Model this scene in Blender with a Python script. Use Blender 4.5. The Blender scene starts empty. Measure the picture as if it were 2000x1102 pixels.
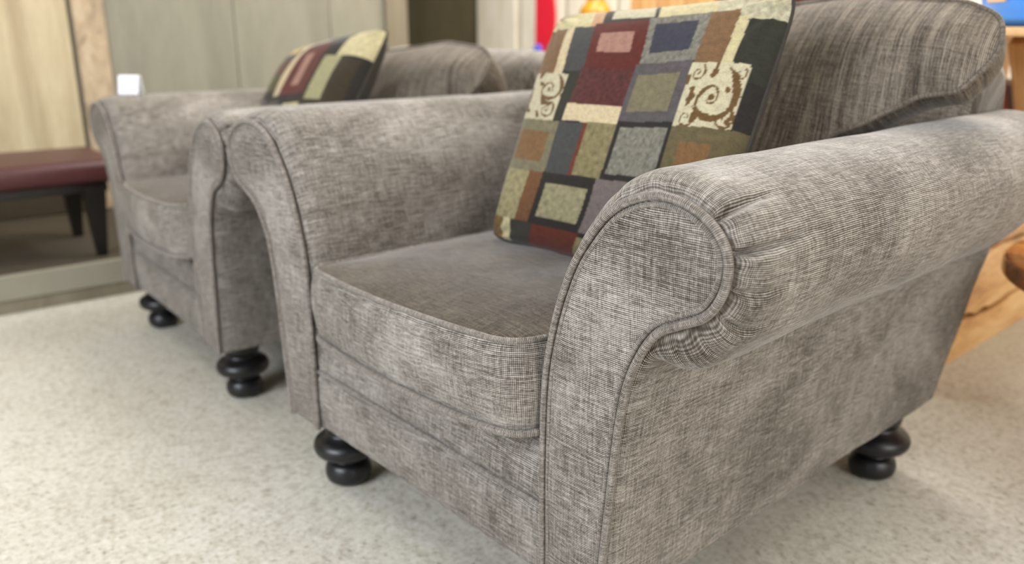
import bpy, bmesh, math, random
import numpy as np
from mathutils import Vector, Matrix, noise
from mathutils.geometry import delaunay_2d_cdt

random.seed(4)
scene = bpy.context.scene
COL = scene.collection
FL = 0.05            # height that lifts the survey frame so the floor lies at z = 0

# ------------------------------------------------------------------ camera
cam_data = bpy.data.cameras.new('camera')
cam = bpy.data.objects.new('camera', cam_data)
COL.objects.link(cam)
F_PX = 1655.0
cam_data.sensor_width = 36.0
cam_data.lens = 36.0 * F_PX / 2000.0
cam.location = (1.009, -0.694, 0.82 + FL)
PITCH = math.radians(16.842)
YAW = math.radians(48.1415)
cam.rotation_euler = (math.pi / 2 - PITCH, 0, YAW)
cam_data.clip_start = 0.02
cam_data.dof.use_dof = True
cam_data.dof.focus_distance = 0.98
cam_data.dof.aperture_fstop = 2.9
scene.camera = cam

# ------------------------------------------------------------------ world and light
scene.view_settings.view_transform = 'Standard'
scene.view_settings.look = 'None'
scene.view_settings.gamma = 1.0
scene.view_settings.use_curve_mapping = False
scene.view_settings.exposure = 0.44
world = bpy.data.worlds.new('world')
scene.world = world
world.use_nodes = True
world.node_tree.nodes['Background'].inputs[0].default_value = (0.86, 0.92, 1.0, 1)
world.node_tree.nodes['Background'].inputs[1].default_value = 0.05


def area(name, loc, target, sx, sy, power, color):
    d = bpy.data.lights.new(name, 'AREA')
    d.shape = 'RECTANGLE'
    d.size, d.size_y = sx, sy
    d.energy = power
    d.color = color
    o = bpy.data.objects.new(name, d)
    COL.objects.link(o)
    o.location = loc
    v = Vector(target) - Vector(loc)
    o.rotation_euler = v.to_track_quat('-Z', 'Y').to_euler()
    return o


area('ceiling_panel_light', (-1.4, 1.3, 2.62), (-1.2, 1.3, 0), 1.2, 0.6, 28, (1.0, 0.96, 0.90))
area('ceiling_panel_light', (0.9, 0.5, 2.62), (0.9, 0.5, 0), 1.2, 0.6, 7, (1.0, 0.97, 0.92))
area('ceiling_panel_light', (-1.6, -0.9, 2.62), (-1.6, -0.9, 0), 1.2, 0.6, 8, (1.0, 0.97, 0.92))
area('ceiling_panel_light', (-2.2, 2.3, 2.62), (-2.2, 2.3, 0), 1.2, 0.6, 24, (1.0, 0.95, 0.88))
area('ceiling_panel_light', (-0.1, 2.4, 2.62), (-0.1, 2.2, 0), 1.2, 0.6, 58, (1.0, 0.95, 0.88))
area('shop_window_light', (0.1, -2.6, 1.60), (0.0, 0.0, 0.5), 1.8, 1.2, 86, (0.89, 0.93, 1.0))
area('side_fill_light', (2.9, 0.1, 1.35), (0.0, 0.4, 0.5), 1.6, 1.3, 32, (0.98, 0.98, 1.0))  # added fill for the sides facing right, no window stands there

# ------------------------------------------------------------------ node helpers


def new_mat(name):
    m = bpy.data.materials.new(name)
    m.use_nodes = True
    nt = m.node_tree
    bsdf = nt.nodes['Principled BSDF']
    return m, nt, bsdf


def N(nt, kind, **kw):
    n = nt.nodes.new(kind)
    for k, v in kw.items():
        setattr(n, k, v)
    return n


def val(nt, sock, v):
    if isinstance(v, (int, float)):
        sock.default_value = v
    elif isinstance(v, tuple):
        sock.default_value = v
    else:
        nt.links.new(v, sock)


def math_n(nt, op, a, b=None, c=None, clamp=False):
    n = N(nt, 'ShaderNodeMath', operation=op, use_clamp=clamp)
    val(nt, n.inputs[0], a)
    if b is not None:
        val(nt, n.inputs[1], b)
    if c is not None:
        val(nt, n.inputs[2], c)
    return n.outputs[0]


def mapping(nt, vec, scale=(1, 1, 1), rot=(0, 0, 0)):
    n = N(nt, 'ShaderNodeMapping')
    nt.links.new(vec, n.inputs[0])
    n.inputs['Scale'].default_value = scale
    n.inputs['Rotation'].default_value = rot
    return n.outputs[0]


def noise_n(nt, vec, scale, detail=2.0, rough=0.5, dist=0.0):
    n = N(nt, 'ShaderNodeTexNoise')
    if vec is not None:
        nt.links.new(vec, n.inputs['Vector'])
    n.inputs['Scale'].default_value = scale
    n.inputs['Detail'].default_value = detail
    n.inputs['Roughness'].default_value = rough
    n.inputs['Distortion'].default_value = dist
    return n.outputs['Fac']


def ramp(nt, fac, stops, interp='LINEAR'):
    n = N(nt, 'ShaderNodeValToRGB')
    n.color_ramp.interpolation = interp
    el = n.color_ramp.elements
    while len(el) < len(stops):
        el.new(0.5)
    for e, (p, c) in zip(el, stops):
        e.position = p
        e.color = (*c, 1) if len(c) == 3 else c
    nt.links.new(fac, n.inputs[0])
    return n.outputs['Color']


def mix(nt, fac, a, b, blend='MIX'):
    n = N(nt, 'ShaderNodeMix', data_type='RGBA', blend_type=blend)
    val(nt, n.inputs[0], fac)
    for s, v in ((n.inputs[6], a), (n.inputs[7], b)):
        if isinstance(v, tuple):
            s.default_value = (*v, 1) if len(v) == 3 else v
        else:
            nt.links.new(v, s)
    return n.outputs[2]


def bump(nt, h, bsdf, strength=0.5, dist=0.001):
    n = N(nt, 'ShaderNodeBump')
    n.inputs['Strength'].default_value = strength
    n.inputs['Distance'].default_value = dist
    nt.links.new(h, n.inputs['Height'])
    nt.links.new(n.outputs[0], bsdf.inputs['Normal'])


def srgb(r, g, b):
    def f(c):
        c /= 255.0
        return c / 12.92 if c <= 0.04045 else ((c + 0.055) / 1.055) ** 2.4
    return (f(r), f(g), f(b))


def fabric(name, dark, mid, light, rib=0.0023, cross=0.0022, rib_w=0.30, cross_w=0.15, stripes=0.0, nap=0.75):
    """ribbed chenille; UV is in metres, U runs along the ribs"""
    m, nt, b = new_mat(name)
    uv = N(nt, 'ShaderNodeUVMap').outputs[0]
    wob = N(nt, 'ShaderNodeTexNoise')
    nt.links.new(uv, wob.inputs['Vector'])
    wob.inputs['Scale'].default_value = 26
    wob.inputs['Detail'].default_value = 1.0
    vm = N(nt, 'ShaderNodeVectorMath', operation='MULTIPLY_ADD')
    nt.links.new(wob.outputs['Color'], vm.inputs[0])
    vm.inputs[1].default_value = (0.004, 0.004, 0)
    nt.links.new(uv, vm.inputs[2])
    sep = N(nt, 'ShaderNodeSeparateXYZ')
    nt.links.new(vm.outputs[0], sep.inputs[0])
    U, V = sep.outputs[0], sep.outputs[1]
    ribs = math_n(nt, 'SINE', math_n(nt, 'MULTIPLY', V, 2 * math.pi / rib))
    crs = math_n(nt, 'SINE', math_n(nt, 'MULTIPLY', U, 2 * math.pi / cross))
    w = math_n(nt, 'MULTIPLY_ADD', ribs, rib_w, 0.5)
    w = math_n(nt, 'MULTIPLY_ADD', crs, cross_w, w)
    # slubs: thin streaks along and across the ribs
    s1 = noise_n(nt, mapping(nt, uv, (28, 330, 1)), 1.0, 2.0, 0.6)
    s2 = noise_n(nt, mapping(nt, uv, (300, 22, 1)), 1.0, 2.0, 0.6)
    s3 = noise_n(nt, mapping(nt, uv, (240, 240, 1)), 1.0, 1.0, 0.6)
    big = noise_n(nt, mapping(nt, uv, (4.5, 6, 1)), 1.0, 5.0, 0.62, 1.2)
    t = math_n(nt, 'MULTIPLY_ADD', math_n(nt, 'SUBTRACT', s1, 0.5), 0.9, w)
    t = math_n(nt, 'MULTIPLY_ADD', math_n(nt, 'SUBTRACT', s2, 0.5), 0.6, t)
    t = math_n(nt, 'MULTIPLY_ADD', math_n(nt, 'SUBTRACT', s3, 0.5), 0.5, t)
    t = math_n(nt, 'MULTIPLY_ADD', math_n(nt, 'SUBTRACT', big, 0.5), nap, t)
    if stripes:
        st = noise_n(nt, mapping(nt, uv, (0.9, 120, 1)), 1.0, 3.0, 0.8)
        t = math_n(nt, 'MULTIPLY_ADD', math_n(nt, 'SUBTRACT', st, 0.5), stripes, t)
    c = ramp(nt, t, [(0.05, dark), (0.48, mid), (0.95, light)])
    nt.links.new(c, b.inputs['Base Color'])
    b.inputs['Roughness'].default_value = 0.78
    b.inputs['Sheen Weight'].default_value = 0.28
    b.inputs['Sheen Roughness'].default_value = 0.3
    b.inputs['Sheen Tint'].default_value = (1.0, 0.98, 0.97, 1)
    b.inputs['Specular IOR Level'].default_value = 0.25
    bump(nt, w, b, 0.5, 0.0008)
    return m


M = {}
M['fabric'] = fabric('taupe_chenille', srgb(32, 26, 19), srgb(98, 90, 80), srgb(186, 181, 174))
M['fabric_back_shaded'] = fabric('taupe_chenille_back_shaded', srgb(26, 21, 15), srgb(86, 77, 66), srgb(142, 132, 118), stripes=1.5)  # same cloth with stronger stripes, shade and nap darkening put into the colour
M['fabric_seat_shaded'] = fabric('taupe_chenille_seat_shaded', srgb(22, 17, 12), srgb(58, 50, 40), srgb(120, 110, 96), nap=0.7)  # same cloth, the seat top's shade and nap darkening painted in
M['welt_back'] = fabric('taupe_chenille_back_welt', srgb(34, 28, 21), srgb(92, 83, 72), srgb(140, 130, 118), rib=0.0022, rib_w=0.3, cross_w=0.05, nap=0.2)  # piping darkened to match the shaded back cloth
M['fabric_welt'] = fabric('taupe_chenille_welt', srgb(46, 39, 32), srgb(106, 98, 89), srgb(170, 164, 157), rib=0.0022, rib_w=0.3, cross_w=0.05, nap=0.2)


def simple(name, color, rough=0.5, nscale=None, namt=0.12, metal=0.0, coat=0.0, stretch=(1, 1, 1), bumpd=0.0):
    m, nt, b = new_mat(name)
    tc = N(nt, 'ShaderNodeTexCoord').outputs['Object']
    f = noise_n(nt, mapping(nt, tc, stretch), nscale or 12, 4, 0.6)
    lo = tuple(c * (1 - namt) for c in color)
    hi = tuple(min(1, c * (1 + namt)) for c in color)
    nt.links.new(ramp(nt, f, [(0.3, lo), (0.7, hi)]), b.inputs['Base Color'])
    b.inputs['Roughness'].default_value = rough
    b.inputs['Metallic'].default_value = metal
    b.inputs['Coat Weight'].default_value = coat
    if bumpd:
        bump(nt, f, b, 0.5, bumpd)
    return m


def wood(name, dark, mid, light, rough=0.5, ring=6.0, stretch=(6, 6, 0.8), rot=(0, 0, 0), knots=0.0, coat=0.0):
    m, nt, b = new_mat(name)
    tc = N(nt, 'ShaderNodeTexCoord').outputs['Object']
    mp = mapping(nt, tc, stretch, rot)
    n1 = noise_n(nt, mp, ring, 5, 0.62, 0.6)
    n2 = noise_n(nt, mapping(nt, tc, tuple(9 * s for s in stretch), rot), ring, 3, 0.6)
    t = math_n(nt, 'MULTIPLY_ADD', math_n(nt, 'SUBTRACT', n2, 0.5), 0.35, n1)
    c = ramp(nt, t, [(0.3, dark), (0.5, mid), (0.68, light)])
    if knots:
        v = N(nt, 'ShaderNodeTexVoronoi')
        nt.links.new(mapping(nt, tc, (1, 1, 1)), v.inputs['Vector'])
        v.inputs['Scale'].default_value = knots
        k = ramp(nt, v.outputs['Distance'], [(0.05, (1, 1, 1)), (0.2, (0, 0, 0))])
        c = mix(nt, math_n(nt, 'MULTIPLY', k, 0.7), c, tuple(x * 0.35 for x in dark))
    nt.links.new(c, b.inputs['Base Color'])
    b.inputs['Roughness'].default_value = rough
    b.inputs['Coat Weight'].default_value = coat
    bump(nt, t, b, 0.25, 0.001)
    return m


M['foot'] = simple('black_lacquer', (0.006, 0.006, 0.007), 0.38, 20, 0.2)
M['wall_grey'] = wood('greenwashed_board', srgb(126, 124, 110), srgb(134, 132, 117), srgb(142, 140, 125), 0.7, 3.0, (2, 2, 0.35))
M['wall_dark'] = wood('dark_olive_board', srgb(108, 98, 72), srgb(120, 110, 82), srgb(130, 120, 92), 0.7, 3.0, (3, 3, 0.4))
M['panel_light'] = wood('pale_oak_board', srgb(166, 150, 120), srgb(186, 172, 140), srgb(202, 190, 158), 0.6, 3.0, (4, 4, 0.35))
M['trim_oak'] = wood('oak_trim', srgb(134, 118, 96), srgb(178, 158, 130), srgb(194, 176, 150), 0.6, 4.0, (8, 8, 3), (0.9, 0, 0.0))
M['trim_brown'] = wood('brown_trim', srgb(112, 104, 86), srgb(124, 116, 97), srgb(134, 127, 108), 0.6, 3.0, (4, 4, 0.4))
M['whitewash'] = wood('whitewashed_plank', srgb(216, 205, 184), srgb(232, 224, 206), srgb(242, 237, 224), 0.6, 3.0, (4, 4, 0.4))
M['plinth'] = simple('plinth_paint', srgb(138, 134, 118), 0.7, 6, 0.06)
M['plinth_top_shaded'] = simple('shaded_plinth', srgb(66, 58, 44), 0.95, 60, 0.15)  # shade beneath the bench is put into this dark tone
M['maroon'] = simple('maroon_leather', srgb(70, 34, 36), 0.42, 30, 0.12, bumpd=0.0006)
M['dark_wood'] = simple('black_stained_wood', (0.008, 0.006, 0.005), 0.4, 20, 0.3)
M['pine'] = wood('knotty_pine', srgb(176, 116, 58), srgb(222, 170, 106), srgb(240, 200, 142), 0.45, 3.0, (5, 0.9, 5), knots=3.2, coat=0.2)
M['pine_v'] = wood('pine_upright', srgb(186, 136, 82), srgb(216, 172, 116), srgb(230, 190, 138), 0.5, 3.0, (5, 5, 0.6))
M['bark'] = simple('dark_bark_edge', srgb(104, 62, 28), 0.8, 40, 0.4)
M['redbrown'] = simple('redbrown_stained_wood', srgb(112, 46, 20), 0.45, 8, 0.15, stretch=(1, 1, 6))
M['darkred'] = simple('dark_mahogany', srgb(74, 34, 26), 0.45, 8, 0.15)
M['table'] = wood('orange_oak', srgb(140, 84, 36), srgb(180, 114, 56), srgb(200, 136, 76), 0.22, 3.0, (1, 6, 6), coat=0.5)
M['blue'] = simple('blue_plastic', srgb(70, 150, 250), 0.35, 4, 0.05)
M['cream_label'] = simple('cream_label', srgb(228, 196, 150), 0.6, 10, 0.05)
M['red'] = simple('red_painted_board', srgb(226, 38, 58), 0.45, 4, 0.05)
M['blue2'] = simple('violet_blue_enamel', srgb(90, 96, 220), 0.4, 4, 0.05)
M['white'] = simple('white_card', srgb(240, 241, 246), 0.6, 10, 0.02)
M['gold'] = simple('amber_glaze', srgb(196, 140, 28), 0.3, 12, 0.25)
M['wall_plain'] = simple('wall_paint', srgb(214, 206, 190), 0.8, 4, 0.03)
M['ceiling'] = simple('ceiling_tile', srgb(228, 226, 220), 0.9, 20, 0.04)

# floor: pale speckled composition floor
m, nt, b = new_mat('speckled_floor')
tc = N(nt, 'ShaderNodeTexCoord').outputs['Object']
f1 = noise_n(nt, tc, 95, 3, 0.7)
f2 = noise_n(nt, tc, 46, 2, 0.6)
f3 = noise_n(nt, tc, 2.2, 3, 0.6)
c = ramp(nt, f1, [(0.30, srgb(176, 168, 152)), (0.42, srgb(224, 219, 206)), (0.6, srgb(238, 234, 224)), (0.74, srgb(250, 248, 242))])
c2 = ramp(nt, f2, [(0.3, srgb(206, 199, 182)), (0.5, srgb(250, 248, 240))])
c = mix(nt, 0.55, c, c2, 'MULTIPLY')
c = mix(nt, 1.0, c, (0.76, 0.775, 0.81), 'MULTIPLY')
c = mix(nt, 0.5, c, ramp(nt, f3, [(0.35, srgb(240, 235, 222)), (0.65, srgb(252, 251, 245))]), 'MULTIPLY')
nt.links.new(c, b.inputs['Base Color'])
b.inputs['Roughness'].default_value = 0.6
bump(nt, f1, b, 0.2, 0.001)
M['floor'] = m

# printed tapestry for the throw pillows, colours come from the print painted on the mesh
m, nt, b = new_mat('tapestry_print')
ca = N(nt, 'ShaderNodeVertexColor', layer_name='print')
tc = N(nt, 'ShaderNodeUVMap').outputs[0]
g = noise_n(nt, tc, 420, 2, 0.7)
g2 = noise_n(nt, tc, 110, 3, 0.7)
gg = math_n(nt, 'ADD', math_n(nt, 'MULTIPLY', g, 0.5), math_n(nt, 'MULTIPLY', g2, 0.5))
tone = ramp(nt, gg, [(0.3, (0.62, 0.62, 0.62)), (0.5, (1, 1, 1)), (0.7, (1.28, 1.26, 1.2))])
nt.links.new(mix(nt, 1.0, ca.outputs['Color'], tone, 'MULTIPLY'), b.inputs['Base Color'])
b.inputs['Roughness'].default_value = 0.9
b.inputs['Sheen Weight'].default_value = 0.1
b.inputs['Specular IOR Level'].default_value = 0.2
bump(nt, g, b, 0.4, 0.0008)
M['tapestry'] = m
M['pillow_back'] = simple('charcoal_cloth', srgb(46, 42, 36), 0.9, 200, 0.3)

# ------------------------------------------------------------------ mesh helpers


def link(name, me, mat, parent=None, smooth=True):
    o = bpy.data.objects.new(name, me)
    COL.objects.link(o)
    if parent is not None:
        o.parent = parent
    if mat is not None and len(me.materials) == 0:
        me.materials.append(mat)
    return o


def mesh(name, V, Fc, mat, parent=None, uv=None, smooth=True):
    me = bpy.data.meshes.new(name)
    me.from_pydata([tuple(map(float, v)) for v in V], [], [tuple(map(int, f)) for f in Fc])
    if uv is not None:
        uvl = me.uv_layers.new(name='UVMap')
        li = np.zeros(len(me.loops), dtype=np.int32)
        me.loops.foreach_get('vertex_index', li)
        arr = np.asarray(uv, dtype=np.float32)[li]
        uvl.data.foreach_set('uv', arr.ravel())
    me.polygons.foreach_set('use_smooth', [smooth] * len(me.polygons))
    me.validate()
    return link(name, me, mat, parent)


def empty(name, loc=(0, 0, 0), rz=0.0):
    o = bpy.data.objects.new(name, None)
    COL.objects.link(o)
    o.location = loc
    o.rotation_euler = (0, 0, rz)
    o.empty_display_size = 0.1
    return o


def tag(o, label=None, cat=None, group=None, kind=None):
    if label:
        o['label'] = label
    if cat:
        o['category'] = cat
    if group:
        o['group'] = group
    if kind:
        o['kind'] = kind
    return o


def catmull(P, n=12, closed=False):
    P = [np.array(p, float) for p in P]
    out = []
    k = len(P)
    rng = range(k) if closed else range(k - 1)
    for i in rng:
        if closed:
            a, b_, c_, d = P[i - 1], P[i], P[(i + 1) % k], P[(i + 2) % k]
        else:
            a = P[i - 1] if i > 0 else 2 * P[0] - P[1]
            b_, c_ = P[i], P[i + 1]
            d = P[i + 2] if i + 2 < k else 2 * P[-1] - P[-2]
        for j in range(n):
            t = j / n
            out.append(0.5 * ((2 * b_) + (c_ - a) * t + (2 * a - 5 * b_ + 4 * c_ - d) * t * t + (3 * b_ - a - 3 * c_ + d) * t ** 3))
    if not closed:
        out.append(P[-1])
    return np.array(out)


def resample(P, n, closed=False):
    P = np.asarray(P, float)
    Q = np.vstack([P, P[:1]]) if closed else P
    s = np.r_[0, np.cumsum(np.linalg.norm(np.diff(Q, axis=0), axis=1))]
    t = np.linspace(0, s[-1], n + 1)[:-1] if closed else np.linspace(0, s[-1], n)
    return np.array([np.interp(t, s, Q[:, k]) for k in range(Q.shape[1])]).T, s[-1]


def tube(name, P, r, mat, parent=None, closed=False, seg=8, caps=True):
    P = np.asarray(P, float)
    n = len(P)
    V, Fc, UV = [], [], []
    T = np.zeros_like(P)
    for i in range(n):
        if closed:
            T[i] = P[(i + 1) % n] - P[i - 1]
        else:
            T[i] = P[min(i + 1, n - 1)] - P[max(i - 1, 0)]
        T[i] /= max(1e-9, np.linalg.norm(T[i]))
    ref = np.array([0, 0, 1.0]) if abs(T[0][2]) < 0.9 else np.array([0, 1.0, 0])
    nrm = np.cross(T[0], ref)
    nrm /= np.linalg.norm(nrm)
    s = 0
    for i in range(n):
        nrm = nrm - T[i] * np.dot(nrm, T[i])
        nrm /= max(1e-9, np.linalg.norm(nrm))
        bn = np.cross(T[i], nrm)
        rr = r[i] if hasattr(r, '__len__') else r
        if i:
            s += np.linalg.norm(P[i] - P[i - 1])
        for k in range(seg):
            a = 2 * math.pi * k / seg
            V.append(P[i] + rr * (math.cos(a) * nrm + math.sin(a) * bn))
            UV.append((rr * a, s))
    m_ = n if closed else n - 1
    for i in range(m_):
        j = (i + 1) % n
        for k in range(seg):
            l = (k + 1) % seg
            Fc.append((i * seg + k, i * seg + l, j * seg + l, j * seg + k))
    if not closed and caps:
        Fc.append(tuple(range(seg))[::-1])
        Fc.append(tuple((n - 1) * seg + k for k in range(seg)))
    return mesh(name, V, Fc, mat, parent, UV)


def box_bm(bm, cx, cy, cz, sx, sy, sz, rot=None):
    mt = Matrix.Translation((cx, cy, cz))
    if rot is not None:
        mt = mt @ rot
    mt = mt @ Matrix.Diagonal((sx, sy, sz, 1))
    bmesh.ops.create_cube(bm, size=1.0, matrix=mt)


def box(name, c, s, mat, parent=None, bev=0.003, rz=0.0, rot=None, seg=2):
    bm = bmesh.new()
    bmesh.ops.create_cube(bm, size=1.0, matrix=Matrix.Diagonal((s[0], s[1], s[2], 1)))
    if bev:
        bmesh.ops.bevel(bm, geom=bm.edges[:], offset=bev, segments=seg, affect='EDGES', profile=0.5)
    me = bpy.data.meshes.new(name)
    bm.to_mesh(me)
    bm.free()
    me.polygons.foreach_set('use_smooth', [False] * len(me.polygons))
    o = link(name, me, mat, parent)
    o.location = c
    if rot is not None:
        o.rotation_euler = rot
    else:
        o.rotation_euler = (0, 0, rz)
    return o


def lathe(name, prof, mat, parent=None, seg=32, loc=(0, 0, 0)):
    V, Fc = [], []
    n = len(prof)
    for r, z in prof:
        for k in range(seg):
            a = 2 * math.pi * k / seg
            V.append((r * math.cos(a), r * math.sin(a), z))
    for i in range(n - 1):
        for k in range(seg):
            l = (k + 1) % seg
            Fc.append((i * seg + k, i * seg + l, (i + 1) * seg + l, (i + 1) * seg + k))
    Fc.append(tuple(range(seg))[::-1])
    Fc.append(tuple((n - 1) * seg + k for k in range(seg)))
    o = mesh(name, V, Fc, mat, parent)
    o.location = loc
    return o


def fill(outline, step, rim=0.55):
    """triangulated interior of a closed 2-D outline with a regular grid of inner points;
    returns points, triangles and each point's distance to the outline"""
    O = np.asarray(outline, float)
    n = len(O)
    lo, hi = O.min(0), O.max(0)
    gx = np.arange(lo[0] + step / 2, hi[0], step)
    gy = np.arange(lo[1] + step / 2, hi[1], step)
    G = np.array([(x, y) for y in gy for x in gx])
    A, B = O, np.roll(O, -1, axis=0)
    inside = np.zeros(len(G), bool)
    for a, b_ in zip(A, B):
        c = ((a[1] > G[:, 1]) != (b_[1] > G[:, 1]))
        with np.errstate(divide='ignore', invalid='ignore'):
            xs = (b_[0] - a[0]) * (G[:, 1] - a[1]) / (b_[1] - a[1] + 1e-15) + a[0]
        inside ^= c & (G[:, 0] < xs)

    def dist(P):
        D = np.full(len(P), 1e9)
        for a, b_ in zip(A, B):
            ab = b_ - a
            t = np.clip(((P - a) @ ab) / max(1e-12, ab @ ab), 0, 1)
            D = np.minimum(D, np.linalg.norm(P - (a + t[:, None] * ab), axis=1))
        return D
    D = dist(G)
    G = G[inside & (D > step * rim)]
    P = [Vector(p) for p in O] + [Vector(p) for p in G]
    E = [(i, (i + 1) % n) for i in range(n)]
    v, e, f, *_ = delaunay_2d_cdt(P, E, [], 1, 1e-7)
    v = np.array([tuple(q) for q in v])
    D = dist(v)
    tris = []
    for t in f:
        a, b_, c = (v[i] for i in t[:3])
        s = (b_[0] - a[0]) * (c[1] - a[1]) - (b_[1] - a[1]) * (c[0] - a[0])
        tris.append(tuple(t) if s > 0 else tuple(reversed(t)))
    return v, tris, D


def nz(x, y, z=0.0, s=1.0):
    return noise.noise(Vector((x * s, y * s, z * s)))


# ------------------------------------------------------------------ setting
E_W = np.array([0.061, 0.998, 0.0])          # direction of the left wall
N_W = np.array([0.998, -0.061, 0.0])         # out of the left wall, into the room
WP = np.array([-2.849, -0.002, 0.0])         # a point at the foot of the left wall
WA = math.atan2(-0.061, 0.998)


def W(al, out, z):
    p = WP + al * E_W + out * N_W
    return (p[0], p[1], z)


def wbox(name, al0, al1, o0, o1, z0, z1, mat, parent=None, bev=0.003):
    return box(name, W((al0 + al1) / 2, (o0 + o1) / 2, (z0 + z1) / 2), (o1 - o0, al1 - al0, z1 - z0), mat, parent, bev, WA)


floor = box('floor', (-0.4, 0.2, -0.05), (7.2, 7.6, 0.1), M['floor'], None, 0)
tag(floor, kind='structure')
ceil = box('ceiling', (-0.4, 0.9, 2.72), (7.2, 5.2, 0.1), M['ceiling'], None, 0)
tag(ceil, kind='structure')

wl = wbox('wall_left', -3.0, 1.91, -0.12, 0.0, 0.0, 2.67, M['wall_grey'])
tag(wl, kind='structure')


def wchild(name, *a, **k):
    o = wbox(name, *a, **k)
    o.parent = wl
    o.matrix_parent_inverse = Matrix.LocRotScale(wl.location, wl.rotation_euler, None).inverted()
    return o


# pale oak boards behind the bench, oak trim, green-grey boards to the corner post
for a0, a1 in ((-2.2, -1.72), (-1.71, -1.23), (-1.22, -0.74), (-0.73, -0.22), (-0.21, 0.352)):
    wchild('board', a0, a1, 0.0, 0.018, 0.36, 2.5, M['panel_light'])
wchild('upright_trim', 0.368, 0.487, 0.0, 0.032, 0.12, 2.6, M['trim_oak'], bev=0.006)
wchild('lower_shade_board', -2.2, 0.36, 0.0, 0.014, 0.12, 0.355, M['plinth_top_shaded'])  # dark board added to stand in for the shade below the bench seat
for a0, a1 in ((0.49, 1.03), (1.034, 1.50), (1.504, 1.80)):
    wchild('board', a0, a1, 0.0, 0.012, 0.12, 2.6, M['wall_grey'], bev=0.001)
wchild('corner_post', 1.80, 1.925, -0.02, 0.035, 0.0, 2.62, M['trim_brown'], bev=0.005)

# raised plinth along the left wall
pl = wbox('trim_1', -2.6, 1.88, 0.02, 0.925, 0.0, 0.118, M['plinth_top_shaded'], None, 0.002)
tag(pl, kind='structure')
o = wbox('riser_board', -2.6, 1.88, 0.925, 0.945, 0.045, 0.126, M['plinth'], None, 0.004)
o.parent = pl
o.matrix_parent_inverse = Matrix.LocRotScale(pl.location, pl.rotation_euler, None).inverted()
o = wbox('kick_board', -2.6, 1.88, 0.925, 0.934, 0.0, 0.044, M['trim_brown'], None, 0.002)
o.parent = pl
o.matrix_parent_inverse = Matrix.LocRotScale(pl.location, pl.rotation_euler, None).inverted()

wb = box('wall_back', (-0.5, 3.18, 1.335), (8.0, 0.1, 2.67), M['wall_plain'], None, 0)
tag(wb, kind='structure')
wb.scale = (1, 1, 1)


def bchild(name, c, s, mat, bev=0.003):
    o = box(name, c, s, mat, wb, bev)
    o.matrix_parent_inverse = Matrix.Translation(wb.location).inverted()
    return o


bchild('dark_panel', (-4.0, 3.10, 1.30), (1.06, 0.06, 2.5), M['wall_dark'])
for x0, x1 in ((-3.462, -3.078), (-3.036, -2.668), (-2.632, -2.26), (-2.235, -1.87), (-1.845, -1.48), (-1.455, -1.09)):
    bchild('plank', ((x0 + x1) / 2, 3.06, 1.30), (x1 - x0, 0.12, 2.5), M['whitewash'], 0.012)
wr = box('wall_right', (3.25, 1.0, 1.335), (0.1, 4.6, 2.67), M['wall_plain'], None, 0)
tag(wr, kind='structure')

# ------------------------------------------------------------------ armchair parts (survey frame, lifted by FL)
INNER_BOT = 0.098
welt2d = [(0.302, 0.098), (0.301, 0.19), (0.300, 0.275), (0.303, 0.386), (0.315, 0.458), (0.335, 0.522), (0.359, 0.571),
          (0.400, 0.622), (0.442, 0.646), (0.480, 0.652), (0.517, 0.643), (0.545, 0.623), (0.557, 0.597), (0.553, 0.565),
          (0.535, 0.537), (0.503, 0.519), (0.476, 0.503), (0.454, 0.473), (0.435, 0.425), (0.423, 0.350), (0.415, 0.260),
          (0.407, 0.170), (0.402, 0.098)]
body2d = [(0.289, 0.098), (0.289, 0.19), (0.288, 0.275), (0.290, 0.386), (0.299, 0.465), (0.315, 0.532), (0.339, 0.590),
          (0.380, 0.642), (0.422, 0.669), (0.470, 0.674), (0.522, 0.662), (0.560, 0.632), (0.577, 0.594), (0.574, 0.550),
          (0.552, 0.500), (0.512, 0.462), (0.482, 0.451), (0.458, 0.455), (0.442, 0.425), (0.430, 0.350), (0.421, 0.260),
          (0.412, 0.170), (0.406, 0.098)]
NP = 500
Wc = catmull(welt2d, 14)
Bc = catmull(body2d, 14)
# index-matched resampling so that both outlines run together
k_even = np.linspace(0, len(Wc) - 1, NP)
Wp = np.array([np.interp(k_even, np.arange(len(Wc)), Wc[:, k]) for k in (0, 1)]).T
Bp = np.array([np.interp(k_even, np.arange(len(Bc)), Bc[:, k]) for k in (0, 1)]).T
arcB = np.r_[0, np.cumsum(np.linalg.norm(np.diff(Bp, axis=0), axis=1))]


def rear_y(z):
    return 0.985 + 0.29 * (z - 0.09)


PLEATS = []        # (profile index fraction, depth, length)


def nearest(px, pz):
    d = np.hypot(Wp[:, 0] - px, Wp[:, 1] - pz)
    return int(d.argmin())


for (px, pz, dep, ln) in ((0.470, 0.652, 0.0022, 0.05), (0.400, 0.622, 0.002, 0.04), (0.345, 0.545, 0.0022, 0.035),
                          (0.533, 0.634, 0.0150, 0.11), (0.555, 0.607, 0.0170, 0.14), (0.556, 0.572, 0.0080, 0.09),
                          (0.543, 0.545, 0.0070, 0.09), (0.518, 0.525, 0.0030, 0.05), (0.490, 0.510, 0.0030, 0.04)):
    PLEATS.append((nearest(px, pz), dep, ln))


def fx(x, side):
    return x if side > 0 else x + 0.020 * min(1.0, max(0.0, (x - 0.42) / 0.13))


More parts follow.
